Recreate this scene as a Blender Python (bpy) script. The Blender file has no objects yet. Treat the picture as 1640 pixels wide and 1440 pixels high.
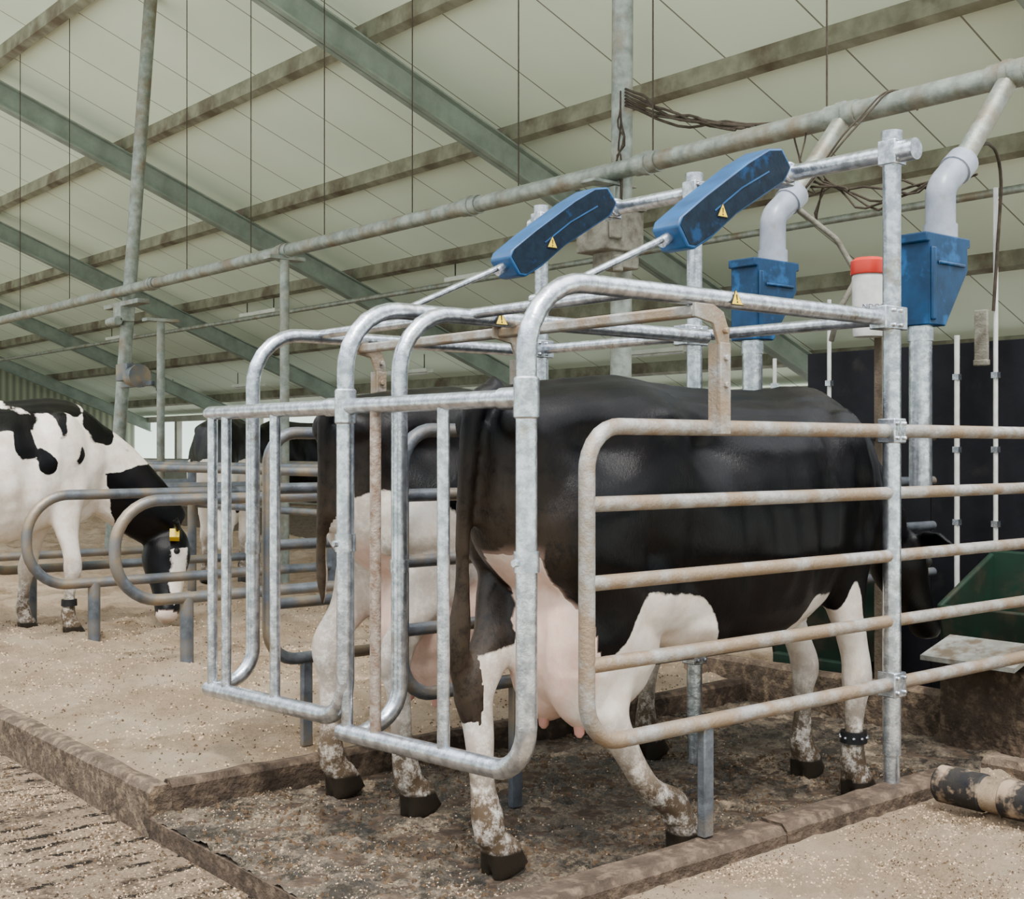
import bpy, math, random
from mathutils import Vector, Matrix, noise
random.seed(7)
C = bpy.context.scene.collection
V = Vector
ORG = {}

# ------------------------------------------------------------ materials
def nodes_of(name):
    m = bpy.data.materials.new(name); m.use_nodes = True
    nt = m.node_tree; nt.nodes.clear()
    out = nt.nodes.new('ShaderNodeOutputMaterial'); p = nt.nodes.new('ShaderNodeBsdfPrincipled')
    nt.links.new(p.outputs[0], out.inputs[0])
    return m, nt, p
def rgba(c): return (c[0], c[1], c[2], 1)
def mixc(nt, fac, a, b):
    n = nt.nodes.new('ShaderNodeMix'); n.data_type = 'RGBA'
    for sock, val in ((n.inputs[0], fac), (n.inputs[6], a), (n.inputs[7], b)):
        if hasattr(val, 'links'): nt.links.new(val, sock)
        elif isinstance(val, (int, float)): sock.default_value = val
        else: sock.default_value = rgba(val)
    return n.outputs[2]
def coords(nt):
    return nt.nodes.new('ShaderNodeTexCoord').outputs['Object']
def noisen(nt, co, scale, detail=5, rough=.6, lo=.35, hi=.65, stretch=None):
    if stretch:
        mp = nt.nodes.new('ShaderNodeMapping'); mp.inputs['Scale'].default_value = stretch
        nt.links.new(co, mp.inputs[0]); co = mp.outputs[0]
    n = nt.nodes.new('ShaderNodeTexNoise'); n.inputs['Scale'].default_value = scale
    n.inputs['Detail'].default_value = detail; n.inputs['Roughness'].default_value = rough
    nt.links.new(co, n.inputs['Vector'])
    r = nt.nodes.new('ShaderNodeMapRange'); r.inputs[1].default_value = lo; r.inputs[2].default_value = hi
    nt.links.new(n.outputs[0], r.inputs[0])
    return r.outputs[0]
def bump(nt, p, h, strength, dist=.01):
    b = nt.nodes.new('ShaderNodeBump'); b.inputs['Strength'].default_value = strength
    b.inputs['Distance'].default_value = dist
    nt.links.new(h, b.inputs['Height']); nt.links.new(b.outputs[0], p.inputs['Normal'])
def M(name, c1, c2=None, scale=8, rough=.6, metal=0, bs=0, bscale=60, lo=.35, hi=.65, c3=None, s3=2.0, lo3=.5, hi3=.62, spec=.5):
    m, nt, p = nodes_of(name); co = coords(nt)
    if c2 is None: c2 = tuple(x*.8 for x in c1)
    col = mixc(nt, noisen(nt, co, scale, lo=lo, hi=hi), c1, c2)
    if c3: col = mixc(nt, noisen(nt, co, s3, lo=lo3, hi=hi3), col, c3)
    nt.links.new(col, p.inputs['Base Color'])
    p.inputs['Roughness'].default_value = rough; p.inputs['Metallic'].default_value = metal
    p.inputs['Specular IOR Level'].default_value = spec
    if bs: bump(nt, p, noisen(nt, co, bscale, lo=.2, hi=.8), bs)
    return m
galv = M('galvanised', (.68,.72,.77), (.38,.41,.45), 30, .26, .9, .12, 90, lo=.4, hi=.6, c3=(.30,.26,.20), s3=6, lo3=.60, hi3=.72)
galvd = M('galvanised_dirty', (.40,.39,.37), (.24,.22,.19), 14, .55, .45, .3, 90, c3=(.28,.205,.135), s3=7, lo3=.40, hi3=.58)
rustbar = M('rusty_pipe', (.36,.31,.26), (.19,.12,.08), 30, .7, .3, .4, 120)
bluepipe = M('slate_pipe', (.14,.155,.175), (.065,.075,.088), 16, .42, .45, .2, 80, c3=(.24,.19,.13), s3=4, lo3=.46, hi3=.62)
oldpipe = M('weathered_zinc', (.31,.34,.30), (.16,.18,.155), 12, .5, .5, .2, 60, c3=(.19,.15,.10), s3=3.5, lo3=.5, hi3=.66)
steelgreen = M('rafter_steel', (.28,.34,.29), (.19,.23,.195), 3, .6, .1, .1, 30)
purlmat = M('purlin_steel', (.25,.255,.185), (.14,.135,.09), 4, .7, .1, .15, 40, c3=(.10,.078,.05), s3=1.2)
blue = M('blue_plastic', (.013,.090,.24), (.009,.050,.135), 7, .4, 0, .05, 40, spec=.35)
slate = M('shaded_side_blue', (.008,.017,.030), (.005,.010,.018), 22, .55, 0, .1, 60, c3=(.008,.035,.09), s3=9, lo3=.58, hi3=.66, spec=.12)  # blue housing with its mottled side shading put into the colour
blueh = M('blue_hopper', (.006,.042,.11), (.004,.022,.055), 7, .4, 0, .05, 40, c3=(.010,.075,.20), s3=5, lo3=.56, hi3=.63, spec=.25)
pvc = M('grey_pvc', (.30,.33,.39), (.18,.20,.24), 7, .35, c3=(.20,.17,.13), s3=5, lo3=.55, hi3=.68)
white = M('white_plastic', (.62,.62,.60), (.42,.42,.38), 8, .4)
red = M('red_plastic', (.6,.03,.015), (.45,.03,.02), 8, .4)
yellow = M('yellow_plastic', (.85,.58,.01), (.75,.5,.01), 8, .5)
blackm = M('black_rubber', (.010,.010,.012), (.022,.020,.018), 10, .5, spec=.2)
rollm = M('dusty_rubber', (.012,.012,.014), (.03,.026,.022), 10, .6, 0, .2, 60, c3=(.30,.22,.15), s3=9, lo3=.52, hi3=.62, spec=.2)
board = M('black_board', (.006,.006,.008), (.012,.012,.015), 3, .55, 0, .1, 20, spec=.12, c3=(.03,.027,.024), s3=5, lo3=.6, hi3=.8)
green = M('green_trough', (.010,.030,.019), (.014,.022,.014), 6, .55, spec=.15, c3=(.04,.034,.022), s3=5, lo3=.5, hi3=.65)
wood = M('stake_wood', (.13,.10,.065), (.07,.05,.03), 12, .8, 0, .4, 60)
kerbm = M('kerb_concrete', (.13,.095,.068), (.06,.043,.030), 9, .85, 0, .9, 50, c3=(.25,.18,.115), s3=22, lo3=.48, hi3=.70, spec=.2)
kerbd = M('dark_kerb', (.085,.060,.042), (.038,.027,.019), 9, .8, 0, .8, 50, c3=(.17,.12,.08), s3=22, lo3=.50, hi3=.72, spec=.2)
motorm = M('dusty_motor', (.20,.19,.15), (.09,.078,.055), 14, .8, 0, .4, 50)
cablem = M('dusty_cable', (.06,.048,.034), (.03,.022,.015), 20, .8, spec=.2)
lampm = M('lamp_housing', (.75,.78,.70), (.6,.62,.55), 4, .5)
wallg = M('side_wall_plaster', (.38,.38,.33), (.28,.27,.22), 2, .8)
pink = M('teat_skin', (.62,.33,.27), (.5,.25,.2), 20, .5)
chipl = M('wood_chip_light', (.70,.51,.33), (.45,.31,.19), 30, .9, spec=.1)
chipd = M('wood_chip_dark', (.13,.085,.05), (.06,.04,.024), 30, .9, spec=.1)
platem = M('grey_plate', (.36,.37,.34), (.22,.21,.17), 12, .6, .3, c3=(.16,.12,.08), s3=8)

def sawdust(name):
    m, nt, p = nodes_of(name); co = coords(nt)
    f = noisen(nt, co, 110, 8, .85, .40, .60)
    c = mixc(nt, f, (.90,.68,.46), (.52,.36,.22))
    c = mixc(nt, noisen(nt, co, 14, 6, .8, .47, .65), c, (.60,.425,.27))
    c = mixc(nt, noisen(nt, co, 2.2, 5, .65, .42, .68), c, (.95,.76,.54))
    g = noisen(nt, co, 1.6, 9, .85, .53, .64)
    c = mixc(nt, g, c, (.40,.27,.16))
    c = mixc(nt, noisen(nt, co, 45, 6, .9, .58, .68), c, (.24,.16,.09))
    nt.links.new(c, p.inputs['Base Color']); p.inputs['Roughness'].default_value = .95
    p.inputs['Specular IOR Level'].default_value = .05
    bump(nt, p, noisen(nt, co, 40, 10, .92, .2, .8), 1.0, .05)
    return m
saw = sawdust('sawdust')
def slabmat():
    m, nt, p = nodes_of('wet_slab'); co = coords(nt)
    c = mixc(nt, noisen(nt, co, 6, 8, .8, .40, .60), (.034,.027,.018), (.17,.132,.088))
    c = mixc(nt, noisen(nt, co, 75, 6, .9, .50, .62), c, (.38,.285,.185))
    wetn = noisen(nt, co, 3.2, 8, .78, .46, .55)
    c = mixc(nt, wetn, c, (.034,.027,.018))
    c = mixc(nt, noisen(nt, co, 2.6, 9, .9, .53, .61), c, (.44,.33,.215))
    nt.links.new(c, p.inputs['Base Color'])
    mr = nt.nodes.new('ShaderNodeMapRange'); mr.inputs[3].default_value = .9; mr.inputs[4].default_value = .12
    nt.links.new(wetn, mr.inputs[0]); nt.links.new(mr.outputs[0], p.inputs['Roughness'])
    bump(nt, p, noisen(nt, co, 14, 8, .75, .2, .8), .8, .035)
    return m
slabm = slabmat()
def alleymat():
    m, nt, p = nodes_of('slatted_alley'); co = coords(nt)
    c = mixc(nt, noisen(nt, co, 80, 8, .85, .38, .62), (.66,.49,.33), (.22,.155,.10))
    c = mixc(nt, noisen(nt, co, 4, 9, .85, .48, .58), c, (.13,.095,.065))
    sep = nt.nodes.new('ShaderNodeSeparateXYZ'); nt.links.new(co, sep.inputs[0])
    def math_(op, a, b):
        n = nt.nodes.new('ShaderNodeMath'); n.operation = op
        for i, q in enumerate((a, b)):
            if hasattr(q, 'links'): nt.links.new(q, n.inputs[i])
            else: n.inputs[i].default_value = q
        return n.outputs[0]
    w = noisen(nt, co, 7, 7, .85, 0, 1)
    yy = math_('ADD', sep.outputs[1], math_('MULTIPLY', w, .12))
    fr = math_('FRACT', math_('DIVIDE', yy, .125), 0)
    slot = math_('LESS_THAN', fr, .30)
    brk = math_('GREATER_THAN', noisen(nt, co, 5, 9, .9, .40, .60), .50)
    s = math_('MULTIPLY', slot, brk)
    c = mixc(nt, math_('MULTIPLY', s, .97), c, (.010,.008,.006))
    nt.links.new(c, p.inputs['Base Color']); p.inputs['Roughness'].default_value = .9
    p.inputs['Specular IOR Level'].default_value = .15
    bump(nt, p, noisen(nt, co, 50, 8, .85, .2, .8), 1.0, .02)
    return m
alleym = alleymat()
def roofmat():
    m, nt, p = nodes_of('roof_sheet'); co = coords(nt)
    c = mixc(nt, noisen(nt, co, .35, 3, .5, .3, .7), (.78,.90,.75), (.64,.74,.60))
    sep = nt.nodes.new('ShaderNodeSeparateXYZ'); nt.links.new(co, sep.inputs[0])
    def ln(sock, per, wdt):
        d = nt.nodes.new('ShaderNodeMath'); d.operation = 'DIVIDE'; nt.links.new(sock, d.inputs[0]); d.inputs[1].default_value = per
        f = nt.nodes.new('ShaderNodeMath'); f.operation = 'FRACT'; nt.links.new(d.outputs[0], f.inputs[0])
        l = nt.nodes.new('ShaderNodeMath'); l.operation = 'LESS_THAN'; nt.links.new(f.outputs[0], l.inputs[0]); l.inputs[1].default_value = wdt/per
        return l.outputs[0]
    c = mixc(nt, ln(sep.outputs[1], 1.1, .018), c, (.20,.21,.16))
    nt.links.new(c, p.inputs['Base Color']); p.inputs['Roughness'].default_value = .7
    return m
roofm = roofmat()
def ribmat():
    m, nt, p = nodes_of('ribbed_cladding'); co = coords(nt)
    w = nt.nodes.new('ShaderNodeTexWave'); w.inputs['Scale'].default_value = 1.6; w.bands_direction = 'X'
    nt.links.new(co, w.inputs[0])
    c = mixc(nt, w.outputs[1], (.33,.36,.26), (.16,.18,.13))
    nt.links.new(c, p.inputs['Base Color']); p.inputs['Roughness'].default_value = .7
    return m
ribm = ribmat()
def cowmat(name, brown=0.0):
    m, nt, p = nodes_of(name); co = coords(nt)
    def at(n):
        a = nt.nodes.new('ShaderNodeAttribute'); a.attribute_name = n; return a.outputs['Fac']
    wh = mixc(nt, noisen(nt, co, 9, 7, .75, .35, .75), (.86,.80,.72), (.58,.46,.35))
    bk = mixc(nt, noisen(nt, co, 5, 7, .75, .45, .8), (.0012,.0012,.0018), (.007+brown,.0045+brown*.6,.004+brown*.4))
    n = nt.nodes.new('ShaderNodeTexNoise'); n.inputs['Scale'].default_value = 16; n.inputs['Detail'].default_value = 8
    n.inputs['Roughness'].default_value = .7
    nt.links.new(co, n.inputs['Vector'])
    a = nt.nodes.new('ShaderNodeMath'); a.operation = 'MULTIPLY_ADD'; nt.links.new(n.outputs[0], a.inputs[0])
    a.inputs[1].default_value = .04; nt.links.new(at('blk'), a.inputs[2])
    r = nt.nodes.new('ShaderNodeMapRange'); r.inputs[1].default_value = .016; r.inputs[2].default_value = .024
    nt.links.new(a.outputs[0], r.inputs[0])
    c = mixc(nt, r.outputs[0], wh, bk)
    c = mixc(nt, at('pnk'), c, mixc(nt, noisen(nt, co, 12, 6, .7, .3, .7), (.84,.58,.47), (.62,.37,.28)))
    d = nt.nodes.new('ShaderNodeMath'); d.operation = 'MULTIPLY'
    nt.links.new(at('dirt'), d.inputs[0]); nt.links.new(noisen(nt, co, 18, 8, .85, .34, .52), d.inputs[1])
    c = mixc(nt, d.outputs[0], c, (.095,.065,.040))
    c = mixc(nt, at('hoof'), c, (.022,.017,.012))
    nt.links.new(c, p.inputs['Base Color'])
    p.inputs['Roughness'].default_value = .29
    sp = nt.nodes.new('ShaderNodeMapRange'); sp.inputs[3].default_value = .18; sp.inputs[4].default_value = .17
    nt.links.new(r.outputs[0], sp.inputs[0]); nt.links.new(sp.outputs[0], p.inputs['Specular IOR Level'])
    bump(nt, p, noisen(nt, co, 120, 5, .75, .2, .8, (1, 1, .3)), .35, .004)
    return m
hide = cowmat('cow_hide'); hideb = cowmat('cow_hide_brown', .008)

# ------------------------------------------------------------ mesh builder
def fil(pts, r, n=7):
    pts = [V(p) for p in pts]; out = [pts[0]]
    for i in range(1, len(pts)-1):
        p = pts[i]; d1 = (pts[i-1]-p); d2 = (pts[i+1]-p)
        l = min(d1.length, d2.length)*.98; d1.normalize(); d2.normalize()
        th = d1.angle(d2)
        if th > 3.1: out.append(p); continue
        rr = r[i-1] if isinstance(r, (list, tuple)) else r
        t = min(rr/math.tan(th/2), l)
        a = p+d1*t; b = p+d2*t
        bis = (d1+d2).normalized(); R = t*math.tan(th/2); cen = p+bis*(R/math.sin(th/2))
        for k in range(n+1):
            s = k/n; q = a.lerp(b, s)-cen
            out.append(cen+q.normalized()*R if R > 1e-4 else p)
    out.append(pts[-1]); return out
def cr(rows, n=4):
    out = []; L = len(rows)
    for i in range(L-1):
        p0 = rows[max(i-1, 0)]; p1 = rows[i]; p2 = rows[i+1]; p3 = rows[min(i+2, L-1)]
        for k in range(n):
            t = k/n
            out.append([.5*((2*b)+(-a+c)*t+(2*a-5*b+4*c-d)*t*t+(-a+3*b-3*c+d)*t**3) for a, b, c, d in zip(p0, p1, p2, p3)])
    out.append(list(rows[-1])); return out
class MB:
    def __init__(s): s.v = []; s.f = []; s.m = []
    def sweep(s, pts, a, b=None, seg=14, mi=0, hint=None, cap=True):
        pts = [V(p) for p in pts]; n = len(pts)
        if not isinstance(a, (list, tuple)): a = [a]*n
        if b is None: b = a
        if not isinstance(b, (list, tuple)): b = [b]*n
        base = len(s.v); N = None
        for i in range(n):
            T = (pts[min(i+1, n-1)]-pts[max(i-1, 0)]).normalized()
            if N is None:
                N = V(hint) if hint else (V((0,0,1)) if abs(T.z) < .9 else V((1,0,0)))
            N = (N-T*N.dot(T)).normalized(); B = T.cross(N)
            for k in range(seg):
                an = 2*math.pi*k/seg
                s.v.append(pts[i]+N*(a[i]*math.cos(an))+B*(b[i]*math.sin(an)))
        for i in range(n-1):
            for k in range(seg):
                k2 = (k+1) % seg
                s.f.append((base+i*seg+k, base+i*seg+k2, base+(i+1)*seg+k2, base+(i+1)*seg+k)); s.m.append(mi)
        if cap:
            s.f.append(tuple(base+k for k in reversed(range(seg)))); s.m.append(mi)
            s.f.append(tuple(base+(n-1)*seg+k for k in range(seg))); s.m.append(mi)
    def rings(s, rings, mi=0):
        base = len(s.v); seg = len(rings[0]); n = len(rings)
        for r in rings: s.v.extend(r)
        for i in range(n-1):
            for k in range(seg):
                k2 = (k+1) % seg
                s.f.append((base+i*seg+k, base+i*seg+k2, base+(i+1)*seg+k2, base+(i+1)*seg+k)); s.m.append(mi)
        s.f.append(tuple(base+k for k in reversed(range(seg)))); s.m.append(mi)
        s.f.append(tuple(base+(n-1)*seg+k for k in range(seg))); s.m.append(mi)
    def cyl(s, p0, p1, r, r2=None, seg=16, mi=0):
        s.sweep([p0, p1], [r, r if r2 is None else r2], None, seg, mi)
    def ell(s, c, r, mi=0, rot=None, seg=16, nr=10):
        c = V(c); rg = []
        for i in range(nr+1):
            ph = math.pi*(i+.0)/nr; ph = min(max(ph, .06), math.pi-.06)
            ring = []
            for k in range(seg):
                an = 2*math.pi*k/seg
                q = V((r[0]*math.sin(ph)*math.cos(an), r[1]*math.sin(ph)*math.sin(an), -r[2]*math.cos(ph)))
                if rot: q = rot @ q
                ring.append(c+q)
            rg.append(ring)
        s.rings(rg, mi)
    def prism(s, poly, ext, mi=0):
        base = len(s.v); n = len(poly); e = V(ext)
        s.v.extend([V(p) for p in poly]); s.v.extend([V(p)+e for p in poly])
        s.f.append(tuple(base+i for i in reversed(range(n)))); s.m.append(mi)
        s.f.append(tuple(base+n+i for i in range(n))); s.m.append(mi)
        for i in range(n):
            j = (i+1) % n
            s.f.append((base+i, base+j, base+n+j, base+n+i)); s.m.append(mi)
    def box(s, c, sz, rot=None, mi=0):
        c = V(c); x, y, z = sz[0]/2, sz[1]/2, sz[2]/2
        P = [V((-x,-y,-z)), V((x,-y,-z)), V((x,y,-z)), V((-x,y,-z))]
        e = V((0,0,2*z))
        if rot: P = [rot @ p for p in P]; e = rot @ e
        s.prism([c+p for p in P], e, mi)
    def build(s, name, mats, parent=None, org=None, ang=38, bev=0, recalc=True):
        o0 = ORG[parent.name] if parent is not None else (V(org) if org is not None else V((0,0,0)))
        me = bpy.data.meshes.new(name)
        me.from_pydata([tuple(v-o0) for v in s.v], [], s.f)
        if not isinstance(mats, (list, tuple)): mats = [mats]
        for m in mats: me.materials.append(m)
        for p, mi in zip(me.polygons, s.m): p.material_index = mi; p.use_smooth = True
        if recalc:
            import bmesh
            bm = bmesh.new(); bm.from_mesh(me); bmesh.ops.recalc_face_normals(bm, faces=bm.faces); bm.to_mesh(me); bm.free()
        me.set_sharp_from_angle(angle=math.radians(ang))
        ob = bpy.data.objects.new(name, me); C.objects.link(ob)
        if parent is not None: ob.parent = parent
        else: ob.location = o0
        ORG[ob.name] = o0
        if bev:
            b = ob.modifiers.new('bevel', 'BEVEL'); b.width = bev; b.segments = 2; b.limit_method = 'ANGLE'
        return ob
def empty(name, org):
    o = bpy.data.objects.new(name, None); o.empty_display_size = .1; o.location = org
    C.objects.link(o); ORG[o.name] = V(org); return o
def tag(o, label, cat, group=None, kind=None):
    o['label'] = label; o['category'] = cat
    if group: o['group'] = group
    if kind: o['kind'] = kind
    return o
def sst(a, b_, x):
    t = max(0, min(1, (x-a)/(b_-a))); return t*t*(3-2*t)

# ------------------------------------------------------------ camera + light
cam = bpy.data.cameras.new('camera'); co_ = bpy.data.objects.new('camera', cam); C.objects.link(co_)
co_.location = (0, 0, 1.25); co_.rotation_euler = (math.radians(90), 0, math.radians(-39.64))
cam.sensor_width = 36; cam.lens = 44.2; cam.clip_end = 200
bpy.context.scene.camera = co_
w = bpy.data.worlds.new('world'); bpy.context.scene.world = w; w.use_nodes = True
wt = w.node_tree; bg = wt.nodes['Background']
tc = wt.nodes.new('ShaderNodeTexCoord'); sp = wt.nodes.new('ShaderNodeSeparateXYZ'); wt.links.new(tc.outputs['Generated'], sp.inputs[0])
mr = wt.nodes.new('ShaderNodeMapRange'); mr.inputs[1].default_value = -1; mr.inputs[2].default_value = 1; wt.links.new(sp.outputs[2], mr.inputs[0])
rp = wt.nodes.new('ShaderNodeValToRGB'); wt.links.new(mr.outputs[0], rp.inputs[0])
E = rp.color_ramp.elements
E[0].position = 0; E[0].color = (.56,.57,.53,1); E[1].position = 1; E[1].color = (.95,.97,1.0,1)
for ps, c in ((.46,(.48,.50,.46,1)),(.50,(.34,.42,.37,1)),(.56,(.15,.16,.17,1)),(.64,(.15,.16,.17,1)),(.82,(.78,.82,.88,1))):
    e = E.new(ps); e.color = c
wt.links.new(rp.outputs[0], bg.inputs[0]); bg.inputs[1].default_value = 5.3
sn = bpy.data.lights.new('daylight', 'SUN'); sn.energy = 5.0; sn.angle = math.radians(12); sn.color = (1, .96, .90)
so_ = bpy.data.objects.new('daylight', sn); C.objects.link(so_)
so_.rotation_euler = V((.34, .50, -1)).to_track_quat('-Z', 'Y').to_euler(); so_.location = (-2, -3, 9)

# ------------------------------------------------------------ building shell
def zr(x): return 8.37-.39*x
b = MB(); b.box((6.5, 17.5, -.17), (19, 39, .2)); fl = b.build('floor', alleym, org=(0,0,-.07))
tag(fl, 'slatted concrete barn alley strewn with sawdust', 'floor', kind='structure')
b = MB(); b.prism([(1.5,3,zr(1.5)), (15.9,3,zr(15.9)), (15.9,3,zr(15.9)+.06), (1.5,3,zr(1.5)+.06)], (0,34.2,0))
tag(b.build('ceiling', roofm, org=(0,0,0)), 'pale sloping roof sheets with thin seams', 'ceiling', kind='structure')
b = MB(); b.box((15.6, 20, .46), (.2, 34, 1.06)); b.box((15.6, 20, 2.13), (.2, 34, .16))
for i in range(8): b.box((15.6, 5+4.8*i, 1.5), (.16, .16, 1.2))
tag(b.build('wall_side', wallg, org=(15.6,20,0)), 'low side wall with open ventilation band', 'wall', kind='structure')
b = MB(); b.prism([(-3,37.1,-.07), (15.7,37.1,-.07), (15.7,37.1,zr(15.7)), (1.5,37.1,zr(1.5)), (-3,37.1,zr(1.5))], (0,.1,0))
tag(b.build('wall_gable', ribm, org=(0,37,0)), 'ribbed green-grey gable wall cladding', 'wall', kind='structure')
b = MB(); b.box((10.5, 20, 0.0), (5.6, 33, .1)); fb = b.build('concrete_passage', kerbm, org=(10,20,0)); tag(fb, 'grey-brown concrete feed passage floor', 'floor slab', kind='structure')
def rafter(y):
    b = MB(); x0, x1 = 1.6, 15.6
    h0, h1 = -.17, -.50
    for (w, a, c) in ((.012, h0, h1), (.17, h0, h0-.02), (.17, h1+.02, h1)):
        poly = [(x0, y-w/2, zr(x0)+a), (x1, y-w/2, zr(x1)+a), (x1, y-w/2, zr(x1)+c), (x0, y-w/2, zr(x0)+c)]
        b.prism(poly, (0, w, 0))
    tag(b.build('rafter', steelgreen, org=(8.6, y, zr(8.6)-.3)), 'green-grey steel roof rafter under the roof sheets', 'beam', 'roof rafters')
for y in (4.6, 10.9, 17.1, 23.3, 29.5, 35.7): rafter(y)
for x in (3.3, 5.2, 7.1, 9.0, 10.9, 12.8, 14.7):
    b = MB(); z = zr(x)
    prof = [(-.05,0), (.05,0), (.05,-.02), (-.035,-.02), (-.035,-.15), (.05,-.15), (.05,-.17), (-.05,-.17)]
    b.prism([(x+px, 3.1, z+pz-px*.39-.001) for px, pz in prof], (0, 34, 0))
    tag(b.build('purlin', purlmat, org=(x, 20, z)), 'dusty long steel purlin fixed under the roof', 'beam', 'roof purlins')
for (x, y) in ((11.1,14.2),(11.1,20.6),(11.1,27),(13.7,13.2),(13.7,19.6),(13.7,26),(13.7,30.5)):
    e = empty('ceiling_light', (x, y, zr(x)-.3)); z = zr(x)-.3
    b = MB(); b.box((x, y, z), (.16, 1.35, .07)); b.build('lamp_housing', lampm, e, bev=.01)
    for dy in (-.5, .5):
        b = MB(); b.cyl((x, y+dy, z), (x, y+dy, z+.32), .01); b.build('hanger_rod', cablem, e)
    b = MB(); b.cyl((x, y-.6, z-.05), (x, y+.6, z-.05), .02); b.build('fluorescent_tube', white, e)
    tag(e, 'long fluorescent light fitting under the roof', 'lamp', 'fluorescent light fittings')

# ------------------------------------------------------------ poles / feed line
def pole(p0, p1, r):
    b = MB(); p0 = V(p0); p1 = V(p1); b.cyl(p0, p1, r, seg=20)
    return tag(b.build('roof_pole', oldpipe, org=p0), 'tall round galvanised pole carrying the roof', 'pole', 'roof poles')
pole((5.42, 5.51, -.07), (5.46, 5.51, zr(5.46)-.05), .066)
pl2 = pole((5.28, 13.15, -.07), (5.66, 12.95, zr(5.66)-.05), .07)
b = MB(); b.box((5.40,12.98,2.80),(.14,.9,.05)); b.box((5.40,13.05,2.70),(.16,.2,.16)); b.cyl((5.3,12.95,2.62),(5.3,13.2,2.62),.05)
b.build('pipe_saddle', oldpipe, pl2, bev=.006)
for (x, y, zt) in ((5.35, 9.5, 2.88), (5.35, 12.0, 2.55)):
    e = empty('pipe_support_post', (x, y, 0))
    b = MB(); b.cyl((x, y, -.07), (x, y, zt), .04); b.build('post', oldpipe, e)
    b = MB(); b.box((x, y, zt), (.34, .12, .03)); b.build('bracket', oldpipe, e)
    tag(e, 'thin galvanised post with bracket under the feed pipe', 'post', 'pipe support posts')
wn = empty('winch', (5.3, 12.4, 2.0))
b = MB(); b.cyl((5.25,12.30,2.0),(5.25,12.48,2.0),.10); b.cyl((5.25,12.27,2.0),(5.25,12.31,2.0),.12); b.build('drum', bluepipe, wn)
b = MB(); b.box((5.27,12.62,2.05),(.16,.28,.18)); b.box((5.3,12.45,1.92),(.05,.75,.05)); b.build('drive_unit', bluepipe, wn, bev=.01)
tag(wn, 'small slate-blue winch mounted between two posts', 'winch')
fp = empty('feed_pipe', (5.35, 6, 2.94))
b = MB(); b.cyl((5.35, 1.4, 2.94), (5.35, 30, 2.94), .055, seg=20); b.build('pipe_tube', oldpipe, fp)
for y in (2.94, 3.83, 5.2, 6.9, 9.5, 12.2):
    b = MB(); b.sweep([(5.35, y-.09, 2.94), (5.35, y-.02, 2.94),(5.35, y-.019, 2.94),(5.35, y+.019, 2.94),(5.35, y+.02, 2.94),(5.35, y+.09, 2.94)], [.064,.064,.071,.071,.064,.064], seg=20)
    b.build('pipe_collar', oldpipe, fp)
tag(fp, 'long horizontal galvanised feed auger pipe under the roof', 'pipe')
for y in (3.93, 5.16, 6.39, 7.61, 8.85, 10.1, 11.4, 14.5, 16.2):
    b = MB(); b.cyl((5.35, y, 2.99), (5.35, y, zr(5.35)-.0), .005, seg=6)
    tag(b.build('suspension_wire', cablem, org=(5.35, y, 3)), 'thin dark wire hanging the feed pipe from the roof', 'wire', 'suspension wires')
b = MB(); b.cyl((9.6, 4, 3.35), (9.6, 34, 3.35), .035)
tag(b.build('conduit_pipe', oldpipe, org=(9.6, 18, 3.35)), 'long thin pipe hung under the roof', 'pipe')

mo = empty('feed_drive_motor', (5.3, 5.45, 2.5))
b = MB(); b.box((5.27, 5.44, 2.55), (.32, .26, .25)); b.box((5.27, 5.44, 2.69), (.35, .29, .025)); b.box((5.18, 5.30, 2.55), (.10, .02, .12)); b.build('motor_housing', motorm, mo, bev=.012)
b = MB(); b.box((5.30, 5.42, 2.38), (.22,.18,.10)); b.cyl((5.22,5.32,2.40),(5.22,5.32,2.30),.03); b.build('gearbox', motorm, mo, bev=.01)
b = MB(); b.box((5.34, 5.52, 2.865), (.36, .12, .02)); b.box((5.38, 5.5, 2.77), (.10, .08, .16)); b.build('mounting_bracket', oldpipe, mo, bev=.004)
tag(mo, 'dusty grey drive motor box on the roof pole', 'motor')

def wob(p0, p1, sag, n=14, j=.02, seed=0):
    p0 = V(p0); p1 = V(p1); out = []
    for i in range(n+1):
        t = i/n; p = p0.lerp(p1, t); p.z -= sag*4*t*(1-t)
        k = 4*t*(1-t)
        p += V((noise.noise(V((t*4, seed, 0))), noise.noise(V((t*4, seed, 9))), noise.noise(V((t*4, seed, 5)))))*j*3*k
        out.append(p)
    return out
CL = 'thin dusty loose cable hanging near the feed pipe'
def cable(pts, r=.006):
    b = MB(); b.sweep(pts, r, seg=6); o = b.build('cable', cablem, org=pts[0]); tag(o, CL, 'cable', 'loose cables')
for i in range(6):
    cable(wob((5.40, 5.44, 3.44-.02*i), (5.37+.01*i, 4.55-.06*i, 3.01), .03+.010*i, j=.018, seed=i*3.1), .008)
for i in range(3):
    cable(wob((5.36, 5.44, 3.42-.05*i), (5.35, 5.42, 2.7), -.0, j=.03, seed=40+i*3.1))
for i in range(4):
    cable(wob((5.1+.03*i, 3.85, 2.55+.03*i), (5.1, 2.95+.05*i, 2.46+.02*i), .04+.04*i, j=.03, seed=i*2.1), .006)
for i in range(2):
    cable(wob((5.2, 3.83, 2.6), (5.35, 4.15-.1*i, 2.95), .2+.1*i, j=.05, seed=i*8.1), .005)
for i in range(2):
    cable(fil([(4.98,3.80,2.50),(5.05,3.62,2.72+.03*i),(5.3,3.55+.03*i,2.98),(5.38,3.5,3.04),(5.42,3.45,2.9)], .1), .005)
b = MB(); b.sweep(fil([(4.93,3.80,2.42),(5.06,3.66,2.26),(5.12,3.58,2.08),(5.05,3.64,1.92),(5.1,3.72,1.78)], .10), .014, seg=10)
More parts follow.
